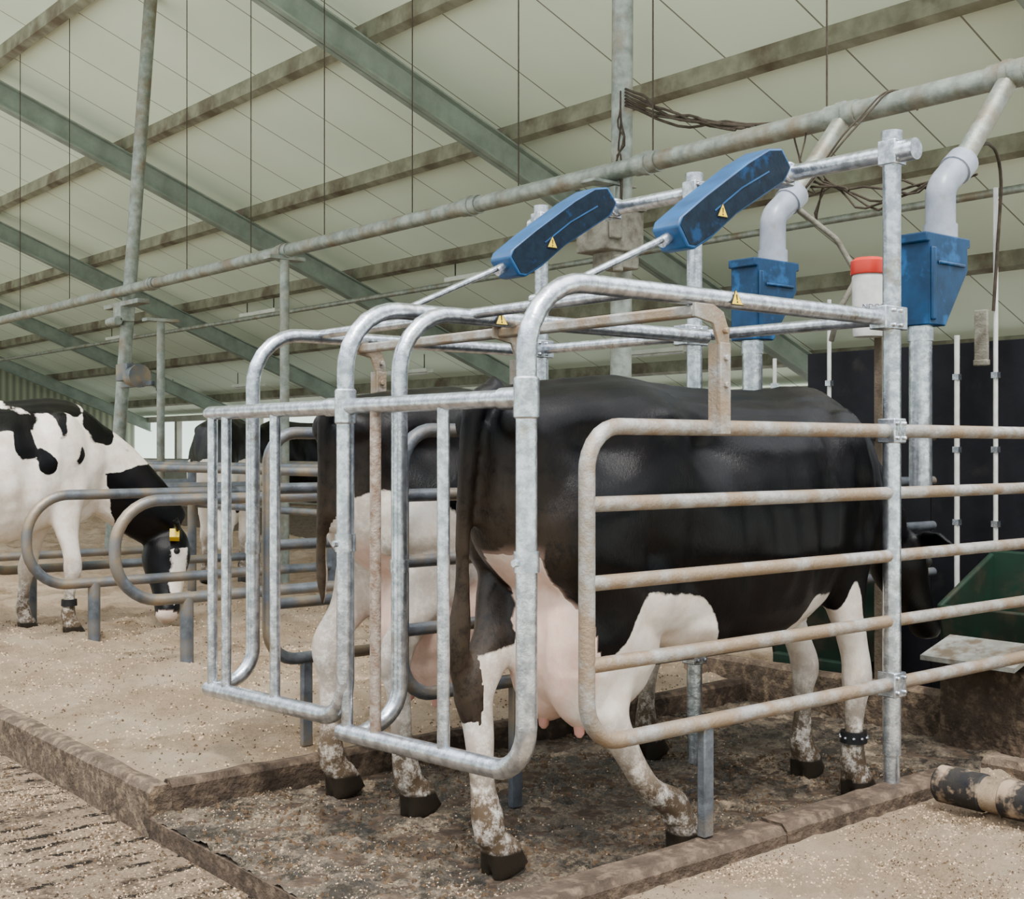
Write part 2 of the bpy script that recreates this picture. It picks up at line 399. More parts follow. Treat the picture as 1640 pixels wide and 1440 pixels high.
tag(b.build('flexible_hose', motorm, org=(5,3.7,2.2)), 'dusty flexible hose hanging from the feed tube', 'hose')
b = MB(); b.sweep(fil([(5.0,3.0,2.45),(5.15,2.95,2.62),(5.5,3.05,2.62),(5.5,3.1,1.9)], .2), .008, seg=8)
tag(b.build('flexible_hose', cablem, org=(5.2,3,2.4)), 'thin dark hose curving over from the feed tube', 'hose')

def hopper(y):
    e = empty('feed_dispenser', (4.75, y, 1.09))
    b = MB(); y0 = y-.08
    poly = [(4.58,y0,1.76),(4.58,y0,2.10),(4.56,y0,2.10),(4.56,y0,2.14),(4.89,y0,2.14),(4.89,y0,2.10),(4.87,y0,2.10),(4.87,y0,2.00),(4.70,y0,1.76)]
    b.prism(poly, (0,.16,0)); b.box((4.60, y-.085, 1.93), (.03,.015,.3)); b.box((4.74, y-.085, 2.02), (.2,.012,.015))
    b.build('hopper', blueh, e, bev=.008)
    b = MB(); b.sweep(fil([(4.79,y,2.12),(4.79,y,2.36),(4.97,y,2.50)], .10), .062, seg=20)
    b.cyl((4.79,y,2.13),(4.79,y,2.20),.07,seg=20); b.cyl((4.90,y,2.445),(4.965,y,2.495),.07,seg=20)
    b.build('elbow', pvc, e)
    b = MB(); b.cyl((4.95,y,2.485),(5.33,y,2.90),.045); b.build('drop_tube', oldpipe, e)
    b = MB(); b.cyl((4.64,y,1.78),(4.64,y,1.09),.047); b.cyl((4.64,y,1.70),(4.64,y,1.76),.053)
    b.build('outlet_tube', galv, e)
    tag(e, 'blue feed dispenser hopper with grey elbow and tube', 'feed dispenser', 'feed dispensers')
hopper(2.94); hopper(3.83)

for i in range(4):
    b = MB(); b.box((5.62, 1.62+.75*i, .85), (.03, .745, 1.84))
    for z in (.5, 1.1, 1.65): b.ell((5.60, 1.35+.75*i, z), (.008,.014,.014), 1, seg=8, nr=6)
    tag(b.build('partition_board', [board, galv], org=(5.62,1.62+.75*i,0), bev=.003), 'black partition board behind the feeders', 'partition', 'black partition boards')
def manger(y):
    b = MB(); x0, x1 = 5.03, 5.50; z0, z1 = .20, .56; hw = .25
    pr = [(x0,y-hw,z1),(x0+.07,y-hw,z0),(x1-.05,y-hw,z0),(x1,y-hw,z1+.22),(x1-.03,y-hw,z1+.22),(x1-.08,y-hw,z0+.03),(x0+.10,y-hw,z0+.03),(x0+.03,y-hw,z1)]
    b.prism(pr, (0,2*hw,0))
    for dy in (-hw, hw-.03): b.prism([(x0,y+dy,z1),(x0+.07,y+dy,z0),(x1-.05,y+dy,z0),(x1,y+dy,z1+.22)], (0,.03,0))
    b.box((5.24,y,.08),(.36,.44,.30))
    tag(b.build('feed_trough', green, org=(5.2,y,0), bev=.01), 'dark green plastic feed trough in front of the cow', 'feed trough', 'feed troughs')
manger(2.86); manger(3.83)
b = MB(); b.prism([(4.70,2.56,.385),(4.93,2.56,.45),(5.00,2.56,.33),(4.98,2.56,.32),(4.915,2.56,.43),(4.70,2.56,.365)], (0,.42,0))
b.box((4.99,2.77,.05),(.03,.40,.58), mi=1); b.box((4.90,2.77,.14),(.16,.38,.42), mi=1)
tag(b.build('steel_plate', [platem, kerbd], org=(4.8,2.75,0)), 'low folded grey steel plate at the trough edge', 'metal plate')
for (x, y, z0, z1, r) in ((5.52,3.3,-.07,1.80,.013),(5.52,3.1,-.07,2.48,.011),(5.52,4.04,-.07,2.04,.011),(5.52,4.4,-.07,1.75,.011)):
    e = empty('water_pipe', (x,y,z0)); b = MB(); b.cyl((x,y,z0),(x,y,z1),r,seg=10); b.build('pipe_tube', white, e)
    for z in (.9, 1.25, 1.6): 
        b = MB(); b.box((x,y,z),(.028,.032,.028)); b.build('pipe_clip', galv, e)
    tag(e, 'thin white vertical pipe clipped before the black boards', 'pipe', 'thin vertical pipes')
b = MB(); b.box((5.5,3.16,1.78),(.02,.07,.26)); b.box((5.5,3.16,1.66),(.03,.075,.03))
tag(b.build('hanging_plate', motorm, org=(5.5,3.16,1.8), bev=.006), 'small pale plate hanging beside the thin pipe', 'plate')
b = MB(); b.box((4.96,3.35,.95),(.035,.045,2.1)); tag(b.build('wooden_stake', wood, org=(4.96,3.35,0), bev=.004), 'rough brown upright wooden stake behind the cow', 'stake')
bk = empty('bucket', (4.88,3.35,1.75))
b = MB(); b.sweep([(4.87,3.35,1.76),(4.87,3.35,1.78),(4.87,3.35,2.03),(4.87,3.35,2.06)], [.066,.07,.074,.06], seg=24); b.build('bucket_body', white, bk)
b = MB(); b.sweep([(4.87,3.35,2.04),(4.87,3.35,2.045),(4.87,3.35,2.10),(4.87,3.35,2.115)], [.078,.081,.079,.06], seg=24); b.build('bucket_lid', red, bk)
tag(bk, 'white plastic bucket with red lid on the stake', 'bucket')
def text(s, loc, size, mat, parent, rotz, rotx=90):
    cu = bpy.data.curves.new('t', 'FONT'); cu.body = s; cu.size = size; cu.extrude = .001; cu.align_x = 'CENTER'
    o = bpy.data.objects.new('t', cu); C.objects.link(o)
    bpy.context.view_layer.update()
    me = bpy.data.meshes.new_from_object(o.evaluated_get(bpy.context.evaluated_depsgraph_get()))
    bpy.data.objects.remove(o)
    ob = bpy.data.objects.new('lettering', me); me.materials.clear(); me.materials.append(mat); C.objects.link(ob)
    ob.parent = parent; ob.location = V(loc)-ORG[parent.name]; ob.rotation_euler = (math.radians(rotx), 0, math.radians(rotz))
    return ob
inkb = M('blue_ink', (.02,.03,.12))
text('NDOS', (4.87-.055*.97-.006, 3.35-.063, 1.875), .034, inkb, bk, -42)

# ------------------------------------------------------------ feeding stall frame
st = empty('feeding_stall_frame', (3.0, 3.38, 0))
tag(st, 'galvanised tubular double feeding stall with swing gates and blue actuators', 'cattle stall')
YS = (2.5, 3.38, 4.27)
def clampb(c, parent, s=(.07,.07,.085)):
    b = MB(); b.box(c, s)
    for dz in (-.025, .025):
        for dx in (-.02, .02):
            b.cyl((c[0]+dx, c[1]-s[1]/2-.010, c[2]+dz), (c[0]+dx, c[1]-s[1]/2+.004, c[2]+dz), .008, seg=6)
    b.build('clamp', galv, parent, bev=.005)
for i, y in enumerate(YS):
    px = 3.77-.03*i
    b = MB(); x0 = 2.335; xe = 5.44
    b.sweep(fil([(xe,y,1.314),(x0,y,1.314),(x0,y,.443),(xe,y,.443)], .12), .0235, seg=14)
    for z in (1.10, .884, .66): b.cyl((x0,y,z),(xe,y,z),.0215)
    pn = b.build('side_panel', galvd if i == 0 else bluepipe, st)
    xl = 2.815 if i < 2 else 2.5
    z0 = .105 if i == 0 else (0 if i == 1 else .1)
    b = MB(); b.box((xl,y,(.46+z0)/2),(.042,.03,.46-z0)); b.build('support_leg', bluepipe, pn, bev=.004)
    b = MB(); b.sweep([(px,y,z0),(px,y,.2),(px,y,.201),(px,y,2.31),(px,y,2.311),(px,y,2.345)], [.027,.027,.031,.031,.036,.036], seg=20); po = b.build('post', galv, st)
    for z in (1.314, .443, 2.27): clampb((px, y, z), po)
    clampb((px-.02,y,1.70), po, (.13,.068,.08))
for y, xp, in ((2.5, 3.77), (3.38, 3.74)):
    b = MB(); b.sweep(fil([(xp,y,1.70),(2.12,y,1.70),(2.12,y,1.30)], .2), .0275, seg=18)
    b.build('hoop', galv, st)
for y, xe in ((3.30, 3.72), (4.27, 3.71)):
    b = MB(); b.sweep(fil([(xe,y,1.69),(2.27,y,1.69),(2.27,y,.42),(2.11,y,.36)], [.2,.12]), .0265, seg=18)
    b.cyl((2.27,y,.86),(2.27,y,.90),.0295,seg=18); b.build('hoop', galv, st)
b = MB(); b.cyl((3.77,2.5,1.70),(3.71,4.27,1.70),.022); b.build('brace_tube', galv, st)
def gate(y0, y1, ys):
    x = 2.12; b = MB()
    b.sweep([(x,y0,1.385),(x,y1-.01,1.385),(x,y1+.015,1.385)], [.025,.025,.018], seg=16)
    b.sweep(fil([(x,y0,1.43),(x,y0,.40),(x,y1-.03,.36),(x,y1+.0,.36)], [.13,.1]), .0285, seg=16)
    for yy, r in ys: b.cyl((x,yy,.37),(x,yy,1.385),r)
    g = b.build('gate', galv, st)
    b = MB(); b.cyl((x,y0,.93),(x,y0,.985),.034,seg=16); b.cyl((x-.03,y0,.955),(x-.045,y0,.955),.010,seg=6)
    b.build('hinge_clamp', galv, g)
    b = MB(); b.sweep([(x,y0,1.33),(x,y0,1.335),(x,y0,1.435),(x,y0,1.44)], [.03,.0345,.0345,.03],seg=18); b.cyl((x,y0,1.385),(x,y0+.10,1.385),.030,seg=16)
    b.build('hinge_sleeve', galv, g)
    return g
g1 = gate(2.5, 3.40, [(2.863,.0185),(3.37,.0185)])
b = MB(); b.cyl((2.12,3.21,.37),(2.12,3.21,1.385),.0175); b.build('gate_bar', rustbar, g1)
g2 = gate(3.38, 4.33, [(3.83,.0185),(4.19,.0185),(4.30,.0185)])
b = MB(); b.box((2.76,3.4,1.655),(.045,1.84,.035)); cb = b.build('crossbar', galvd, st, bev=.008)
for y in YS:
    b = MB(); yy = y-.045 if y == 2.5 else y
    b.prism([(2.72,yy,1.675),(2.80,yy,1.675),(2.845,yy,1.655),(2.87,yy,1.60),(2.87,yy,1.30),(2.825,yy,1.30),(2.825,yy,1.56),(2.80,yy,1.62),(2.72,yy,1.635)], (0,.012,0))
    b.box((2.848,yy+.02,1.43),(.045,.05,.27))
    for z in (1.60,1.52,1.44): b.cyl((2.848,yy-.015,z),(2.848,yy,z),.010,seg=6)
    b.build('hanger_bracket', galvd, cb, bev=.002)
b = MB(); b.cyl((3.77,2.42,2.27),(3.72,4.35,2.27),.03,seg=18)
b.cyl((3.77,2.405,2.27),(3.77,2.47,2.27),.037,seg=18); b.build('top_cross_tube', galv, st)

def warn(parent, c, n, up, s):
    n = V(n).normalized(); up = V(up); up = (up-n*up.dot(n)).normalized(); r = up.cross(n).normalized()
    c = V(c)
    def tri(k, off): return [c+n*off+up*(s*k*.62), c+n*off-up*(s*k*.38)-r*(s*k*.56), c+n*off-up*(s*k*.38)+r*(s*k*.56)]
    b = MB(); b.prism(tri(1, 0), n*.002, 0); b.prism(tri(.84, .002), n*.001, 1)
    q = c+n*.003
    b.prism([q+up*(s*.28)-r*s*.05, q+up*(s*.28)+r*s*.05, q-up*(s*.08)+r*s*.03, q-up*(s*.08)-r*s*.03], n*.001, 0)
    b.prism([q-up*(s*.14)-r*s*.05, q-up*(s*.14)+r*s*.05, q-up*(s*.24)+r*s*.05, q-up*(s*.24)-r*s*.05], n*.001, 0)
    o = b.build('warning_sign', [blackm, yellow], parent); o['label'] = 'yellow triangular warning sticker with black mark'
    return o
def actuator(y, xt):
    P0 = V((3.175, y, 1.99)); P1 = V((xt, y, 2.30)); U = (P1-P0).normalized(); W = V((-U.z,0,U.x)); L = (P1-P0).length
    def q(u, v, dy=0): return P0+U*u+W*v+V((0,dy,0))
    b = MB(); h = .062
    outl = [(-.03,-.048),(-.038,.035),(-.01,.055),(.14,.070),(L-.20,.085),(L-.07,.082),(L+.0,.055),(L+.015,-.025),(L-.05,-.055),(.26,-.052),(.10,-.070),(.0,-.068)]
    b.prism([q(u, v, -h) for u, v in outl], (0,2*h,0))
    ab = b.build('actuator', blue, st, bev=.007)
    b = MB(); b.prism([q(u*.96+.012, v*.90+.002, -h-.002) for u, v in outl], (0,.02,0))
    b.build('shaded_side', slate, ab)  # added dark sheet, paints the shade on the blue housing's near side
    b = MB(); b.prism([q(u, v, -h-.004) for u, v in ((.16,.004),(.158,.009),(.33,.022),(.50,.015),(.50,.010),(.33,.017))], (0,.01,0))
    b.build('side_ridge', blue, ab)
    b = MB(); E = V((2.56, y, 1.72)); b.cyl(P0, E, .012, seg=12); b.sweep([P0-U*.075, P0-U*.03, P0-U*.029, P0+U*.02], [.02,.02,.03,.03], seg=12)
    b.cyl(E+V((0,-.03,0)), E+V((0,.03,0)), .016)
    b.build('rod', galv, ab)
    b = MB(); b.box((xt+.03, y, 2.27), (.09,.08,.09)); b.cyl((xt+.03,y-.06,2.27),(xt+.03,y+.06,2.27),.04); b.build('mounting_clamp', galv, ab, bev=.008)
    warn(ab, q(.19, -.012, -h-.004), (0,-1,0), (0,0,1), .05)
actuator(2.96, 3.71); actuator(3.85, 3.69)
for y0, y1 in ((2.5,3.30),(3.38,4.27)):
    b = MB(); b.cyl((2.56,y0,1.70),(2.56,y1,1.70),.018); b.build('pivot_tube', galv, st)
warn(st, (2.92,2.4715,1.70), (0,-1,.15), (0,0,1), .05); warn(st, (2.66,3.268,1.685), (0,-1,.15), (0,0,1), .05)

# ------------------------------------------------------------ floor slabs, kerbs, bedding
def add_chips(b, fn, x0, x1, y0, y1, n, s0, s1, mi, dens=None):
    for _ in range(n):
        x = random.uniform(x0, x1); y = random.uniform(y0, y1)
        if dens and random.random() > dens(x, y): continue
        if noise.noise(V((x*3, y*3, mi*7.0)))+.6*noise.noise(V((x*11, y*11, mi*7.0))) < random.uniform(-.4, .5): continue
        c = V((x, y, fn(x, y))); s = random.uniform(s0, s1); k = len(b.v)
        a = random.uniform(0, 6.28)
        d = V((math.cos(a), math.sin(a), random.uniform(-.2, .4)))*s; e = V((-math.sin(a), math.cos(a), 0))*s*random.uniform(.3, .7)
        b.v.extend([c-d*.5-e*.5, c+d*.5-e*.4, c+e*.5, c+V((0,0,s*random.uniform(.25,.6)))])
        b.f.extend([(k,k+1,k+3),(k+1,k+2,k+3),(k+2,k,k+3)]); b.m.extend([mi]*3)
def slabgrid(name, x0, x1, y0, y1, z, nx, ny, fn, mat, chips=()):
    b = MB()
    for j in range(ny+1):
        for i in range(nx+1):
            x = x0+(x1-x0)*i/nx; y = y0+(y1-y0)*j/ny
            b.v.append(V((x, y, fn(x, y))))
    for j in range(ny):
        for i in range(nx):
            a = j*(nx+1)+i; b.f.append((a, a+1, a+nx+2, a+nx+1)); b.m.append(0)
    for ch in chips: add_chips(b, fn, *ch)
    return b.build(name, [mat, chipl, chipd], org=((x0+x1)/2, (y0+y1)/2, z), ang=80, recalc=False)
def frac(x, y, z, amp, sc): return noise.fractal(V((x*sc, y*sc, z)), .75, 2.1, 6)*amp
b = MB(); b.box((3.35,3.28,-.045),(3.15,1.75,.08)); sb = b.build('concrete_slab', kerbd, None, (3.35,3.28,0))
tag(sb, 'raised concrete slab under the feeding stalls', 'floor slab', kind='structure')
def fslab(x, y): return frac(x, y, 0, .018, 8)
def front(x, y): return .22+.78*(1-sst(2.0, 2.9, x))
tag(slabgrid('manure_layer', 1.78, 4.92, 2.42, 4.15, .0, 360, 210, fslab, slabm,
    [(1.8,4.3,2.5,4.1,12000,.003,.010,1,front),(1.8,4.3,2.5,4.1,9000,.006,.026,2)]), 'wet brown manure and litter covering the stall slab', 'manure', kind='stuff')
def fbed(x, y):
    h = .10+frac(x, y, .1, .032, 3.5)+.06*max(0, noise.noise(V((x*1.4, y*1.4, 4))))+.028*noise.noise(V((x*7, y*7, 24)))
    k = sst(1.84, 2.15, x)*sst(4.13, 4.35, y)
    return .083*(1-k)+h*k+.004*noise.noise(V((x*20,y*20,3)))
tag(slabgrid('sawdust_bedding', 1.80, 8.2, 4.10, 30, .10, 330, 700, fbed, saw,
    [(1.83,5,4.15,8.5,16000,.005,.016,1),(1.83,5,4.15,8.5,8000,.005,.018,2)]), 'beige sawdust bedding in the raised lying area', 'sawdust', kind='stuff')
def fbr(x, y):
    h = .05+frac(x, y, .05, .028, 5)+.065*max(0, noise.noise(V((x*2.2, y*2.2, 14))))+.022*noise.noise(V((x*12, y*12, 24)))
    k = 1-sst(2.12, 2.40, y) if x < 4.2 else 1
    return .045*(1-k)+h*k+.006*noise.noise(V((x*20,y*20,3)))
tag(slabgrid('sawdust_bedding', 1.0, 6.2, .2, 2.42, .05, 480, 240, fbr, saw,
    [(2.2,4.6,1.2,2.40,20000,.003,.010,1),(2.2,4.6,1.2,2.40,12000,.003,.011,2)]), 'beige sawdust bedding beside the stall kerb', 'sawdust', kind='stuff')
b = MB(); add_chips(b, lambda x, y: -.07, .3, 1.77, 2.4, 7.5, 26000, .004, .012, 1); add_chips(b, lambda x, y: -.07, .3, 1.77, 2.4, 7.5, 16000, .005, .018, 2)
tag(b.build('sawdust_litter', [saw, chipl, chipd], org=(1,4,-.07), recalc=False), 'loose sawdust scattered over the slatted alley', 'sawdust', kind='stuff')
def kerb(name, x0, x1, y0, y1, z0, z1, mat, lab, n=30, am=.008):
    b = MB(); along = (x1-x0) > (y1-y0)
    N = n; rg = []
    for i in range(N+1):
        t = i/N
        j = [noise.noise(V((t*N*.35, k*3.3, x0)))*am for k in range(6)]
        if along:
            x = x0+(x1-x0)*t
            rg.append([V((x,y0+j[0],z0)),V((x,y1,z0)),V((x,y1+j[1],z1-.015)),V((x,y1-.015,z1+j[2])),V((x,y0+.02,z1+j[3])),V((x,y0+j[4],z1-.02))])
        else:
            y = y0+(y1-y0)*t
            rg.append([V((x0+j[0],y,z0)),V((x1,y,z0)),V((x1+j[1],y,z1-.015)),V((x1-.015,y,z1+j[2])),V((x0+.02,y,z1+j[3])),V((x0+j[4],y,z1-.02))])
    b.rings(rg); return tag(b.build(name, mat, org=((x0+x1)/2,(y0+y1)/2,z0), ang=30), lab, 'kerb')
kerb('kerb', 1.775, 1.86, 4.08, 24, -.07, .10, kerbm, 'sawdust-dusted concrete kerb edging the lying area', 300)
kerb('kerb', 1.86, 4.9, 4.08, 4.15, -.05, .105, kerbd, 'brown concrete kerb behind the feeding stall', 70, .006)
kerb('kerb', 1.775, 3.08, 2.41, 2.53, -.05, .100, kerbd, 'dark low kerb board under the stall side', 40, .004)
kerb('kerb', 3.09, 4.12, 2.415, 2.53, -.05, .105, kerbd, 'dark low kerb board under the stall side', 40, .004)
kerb('kerb', 4.90, 4.98, 1.2, 4.5, -.05, .20, kerbm, 'brown kerb board in front of the troughs', 60)
kerb('kerb', 4.35, 4.47, 1.2, 2.5, -.05, .10, kerbm, 'pale dusty kerb beside the bedding', 30)
for (y0, y1) in ((2.34, 2.16), (2.11, 1.5)):
    b = MB(); b.sweep([(3.80,y0,.13),(3.80,y0-.012,.13),(3.80,y1+.012,.13),(3.80,y1,.13)], [.05,.062,.062,.05], seg=24)
    if y0 == 2.34: b.sweep([(3.80,2.2,.13),(3.80,2.06,.13)], .056, seg=24, mi=1)
    tag(b.build('brisket_roll', [rollm, saw], org=(3.8,1.9,.07)), 'black rubber roll half covered with sawdust', 'rubber roll', 'rubber rolls')

for i, y in enumerate((6.35, 7.43, 8.53, 9.6, 13.6)):
    x0 = 2.58-.09*min(i, 1); e = empty('cubicle_divider', (x0+.4, y, -.07))
    b = MB(); b.sweep(fil([(4.55,y,.98),(x0,y,.98),(x0,y,.45),(4.55,y,.45)], .245, 10), .031, seg=16)
    b.build('divider_loop', bluepipe, e)
    for xx, zt in ((x0+.40,.45),(4.55,1.12)):
        b = MB(); b.cyl((xx,y,-.07),(xx,y,zt),.036); b.build('divider_post', bluepipe, e)
    tag(e, 'grey steel loop cubicle divider standing in sawdust', 'cubicle divider', 'cubicle dividers')
for (x, z, r) in ((3.75,1.12,.026),(4.62,1.12,.028),(4.62,.80,.028),(6.6,1.10,.03)):
    b = MB(); b.cyl((x,4.9,z),(x,24,z),r); tag(b.build('neck_rail', bluepipe, org=(x,14,z)), 'long horizontal steel rail across the cubicles', 'rail', 'cubicle rails')
for y in (5.2, 5.9):
    b = MB(); b.cyl((4.2,y,-.05),(5.6,y,1.0),.03); tag(b.build('diagonal_brace', bluepipe, org=(4.2,y,0)), 'slate coloured diagonal steel brace behind the stall', 'brace', 'diagonal braces')

# ------------------------------------------------------------ cows
def trunk(b, S):
    rows = cr(S, 4); rg = []
    for x, zt, zb, hw, fl in rows:
        zc = zb+(zt-zb)*.50; ring = []
        for k in range(28):
            an = 2*math.pi*k/28; c = math.cos(an); s = math.sin(an)
            y = hw*math.copysign(abs(c)**.82, c)
            z = zc+((zt-zc)*math.copysign(abs(s)**(fl if s > 0 else .9), s))
            ring.append(V((x, y, z)))
        rg.append(ring)
    b.rings(rg)
TR = [(-.93,1.33,1.02,.07,1),(-.88,1.41,.92,.16,1.0),(-.76,1.44,.82,.225,.95),(-.58,1.46,.74,.265,.8),(-.40,1.475,.68,.290,.62),(-.25,1.46,.62,.300,.95),(-.10,1.45,.58,.315,1.2),(.10,1.445,.56,.33,1.3),(.32,1.45,.60,.32,1.35),(.50,1.47,.66,.28,1.5),(.66,1.46,.72,.235,1.5),(.80,1.39,.82,.185,1.3),(.90,1.30,.92,.12,1)]
DENT = [(-.20,1.25,.10,.08,.072),(-.66,1.25,.10,.08,.058),(-.42,1.36,.055,.05,-.032),(-.87,1.30,.05,.05,-.018),(.33,1.02,.05,.26,.034),(-.31,.94,.05,.18,.024),(-.60,1.09,.12,.09,-.026),(.02,1.36,.25,.05,.022),(.42,1.28,.05,.12,.026),(-.10,.80,.2,.10,.012),(.62,.95,.05,.10,.014),(.50,1.18,.03,.2,-.012)]
def cow(name, loc, yaw, LH, RH, LF, RF, poll, muz, field, lab, mat, tail, hocks=(None,None), vox=.013, headside=None, tags=False, zoff=0, ud=(-.52,-.02,.67,.25,.19,.24), pinkon=1, hsc=1, muddy=0, thick=1.0):
    b = MB(); trunk(b, TR)
    for s in (1, -1):
        b.ell((-.88, s*.105, 1.33), (.055,.05,.06))
        b.ell((.56, s*.17, 1.10), (.17,.10,.30)); b.ell((-.45, s*.165, .86), (.17,.11,.20))
        b.ell((-.30, s*.15, .82), (.24,.115,.15)); b.ell((-.16, s*.10, .72), (.22,.14,.12))
    for s, F, hk in ((1, LH, hocks[0]), (-1, RH, hocks[1])):
        fx, fy = F
        if hk is None: hk = (fx-.05, fy, .53)
        hx, hy, hz = hk; T = thick
        rows = [(-.60,s*.13,1.22,.20,.11),(-.64,s*.155,1.03,.22,.125),(-.60,s*.17,.88,.19,.115),
                (.55*-.58+.45*hx, .55*s*.17+.45*hy, .74,.125*T,.080*T),(.2*-.58+.8*hx+.02,.15*s*.17+.85*hy,hz+.11,.070*T,.050*T),
                (hx,hy,hz,.065*T,.050*T),(.82*hx+.18*fx,.82*hy+.18*fy,hz*.8,.046*T,.040*T),(.45*hx+.55*(fx-.03),.45*hy+.55*fy,hz*.5,.038*T,.034*T),
                (fx-.035,fy,.155,.050,.047),(fx-.01,fy,.09,.042,.042),(fx+.01,fy,.05,.048,.048)]
        rows = cr(rows, 3); b.sweep([r[:3] for r in rows], [r[3] for r in rows], [r[4] for r in rows], 16, hint=(1,0,0))
        b.ell((hx-.034, hy, hz+.03), (.028,.022,.045))
        for q in (.028, -.028): b.sweep([(fx-.005,fy+q,.11),(fx+.01,fy+q,.07),(fx+.03,fy+q,.0)], [.042,.056,.075], [.024,.028,.030], 12, hint=(1,0,0))
        b.ell((fx-.06, fy, .11), (.022,.03,.018))
    for s, F in ((1, LF), (-1, RF)):
        fx, fy = F
        rows = [(.52,s*.15,1.12,.15,.07),(.58,s*.18,.95,.15,.085),(.58,s*.175,.80,.115,.075),(.55*.58+.45*fx,.6*s*.17+.4*fy,.66,.078,.062),
                (.2*.58+.8*fx+.01,.3*s*.17+.7*fy,.52,.054,.049),(fx+.01,.1*s*.17+.9*fy,.42,.058,.055),(fx-.005,fy,.34,.041,.038),(fx-.015,fy,.23,.036,.033),
                (fx-.02,fy,.14,.048,.046),(fx,fy,.085,.043,.043),(fx,fy,.05,.047,.047)]
        rows = cr(rows, 3); b.sweep([r[:3] for r in rows], [r[3] for r in rows], [r[4] for r in rows], 16, hint=(1,0,0))
        for q in (.028, -.028): b.sweep([(fx-.005,fy+q,.10),(fx+.005,fy+q,.06),(fx+.025,fy+q,.0)], [.045,.055,.072], [.024,.028,.030], 12, hint=(1,0,0))
    ux, uy, uz, ua, ub, uc = ud
    b.ell((ux,uy,uz), (ua,ub,uc)); b.ell((ux-.09,uy+.08,uz-.0),(.15,.11,uc+.01)); b.ell((ux-.09,uy-.08,uz-.0),(.15,.11,uc+.01)); b.ell((ux-.10,uy,uz+.12),(.12,.12,.2))
    b.ell((.70,0,.86),(.16,.10,.18))
    poll = V(poll); muz = V(muz); D = (muz-poll).normalized()
    sd = V(headside).normalized() if headside else V((0,1,0)); sd = (sd-D*sd.dot(D)).normalized(); UPH = D.cross(sd).normalized()
    if UPH.dot(V((1,0,.6))) < 0 and D.z < -.6: UPH = -UPH
    elif D.z >= -.6 and UPH.z < 0: UPH = -UPH
    nb = poll-UPH*.08-D*.02
    mid = V((.66,0,1.14)).lerp(nb, .5)+V((0,0,.03))
    rows = [(.50,0,1.10,.30,.19),(.68,0,1.12,.275,.165),(.25*.68+.75*mid.x,mid.y*.5,.35*1.12+.65*mid.z,.225*(1+(hsc-1)*.5),.12*(1+(hsc-1)*.5)),(mid.x*.4+nb.x*.6,mid.y*.4+nb.y*.6,mid.z*.4+nb.z*.6,.165*hsc,.095*hsc),(nb.x,nb.y,nb.z,.125*hsc,.085*hsc)]
    rows = cr(rows, 4); b.sweep([r[:3] for r in rows], [r[3] for r in rows], [r[4] for r in rows], 20, hint=(0,0,1))
    L = .54; k = (muz-poll).length/L
    hs = [(-.03,.05,.06,-.04),(.02,.09,.088,-.055),(.11,.122,.112,-.08),(.20,.118,.100,-.085),(.31,.088,.075,-.075),(.41,.070,.062,-.07),(.47,.064,.066,-.07),(.52,.055,.062,-.07),(.55,.03,.045,-.07)]
    rows = cr(hs, 3); b.sweep([poll+D*(r[0]*k)+UPH*(r[3]*hsc) for r in rows], [r[1]*hsc for r in rows], [r[2]*hsc for r in rows], 20, hint=tuple(UPH))
    for s in (1, -1):
        e0 = poll+D*.05-UPH*.03+sd*(s*.07)
        b.sweep([e0, e0+sd*(s*.07*hsc)-D*.015, e0+sd*(s*.14*hsc)-D*.02-UPH*.01, e0+sd*(s*.19*hsc)-D*.01-UPH*.03], [.022,.05,.048,.015], [.02,.018,.016,.012], 12, hint=tuple(D))
    tr = cr([(p[0],p[1],p[2],p[3]) for p in tail], 5)
    b.sweep([r[:3] for r in tr], [r[3] for r in tr], None, 12, hint=(1,0,0))
    me = bpy.data.meshes.new(name); me.from_pydata([tuple(v) for v in b.v], [], b.f)
    import bmesh
    bm = bmesh.new(); bm.from_mesh(me); bmesh.ops.recalc_face_normals(bm, faces=bm.faces); bm.to_mesh(me); bm.free()
    t = bpy.data.objects.new('tmp', me); C.objects.link(t)
    r = t.modifiers.new('r', 'REMESH'); r.mode = 'VOXEL'; r.voxel_size = vox
    sm = t.modifiers.new('s', 'SMOOTH'); sm.iterations = 7; sm.factor = .5
    bpy.context.view_layer.update()
    m2 = bpy.data.meshes.new_from_object(t.evaluated_get(bpy.context.evaluated_depsgraph_get()))
    bpy.data.objects.remove(t); m2.name = name
    n = len(m2.vertices)
    bl = [0.0]*n; pk = [0.0]*n; dt = [0.0]*n; hf = [0.0]*n
    for i, v in enumerate(m2.vertices):
        x, y, z = v.co
        istail = x < -.905-(.02 if z < 1.15 else 0) and abs(y-.03) < .07
        if -.93 < x < .85 and z > .55 and abs(y) > .03:
            sg = 1 if y > 0 else -1; am = min(1, (abs(y)-.03)/.12); dy = 0
            for (cx, cz, rx, rz, dp) in DENT:
                q = ((x-cx)/rx)**2+((z-cz)/rz)**2
                if q < 6: dy += dp*math.exp(-q)
            if -.15 < x < .38 and .72 < z < 1.25: dy += .0055*(1+math.sin(x*52+z*6))*min(1,(1.25-z)*6)*min(1,(z-.72)*6)
            v.co.y = y-sg*dy*am
        if z > 1.36 and -.9 < x < .75:
            v.co.z += .014*math.exp(-(y/.035)**2)*(1+.06*math.sin(x*60))
            v.co.z -= .012*math.exp(-((abs(y)-.11)/.06)**2)*(1 if x > -.3 else .3)
        if not istail and z > .1:
            v.co += V((noise.noise(V((x*9,y*9,z*9))), noise.noise(V((x*9,y*9,z*9+50))), 0))*.005
            v.co += V((0, noise.noise(V((x*4.5,y*3,z*4.5+80))), 0))*(.014 if abs(y) > .1 and z > .6 else .0)
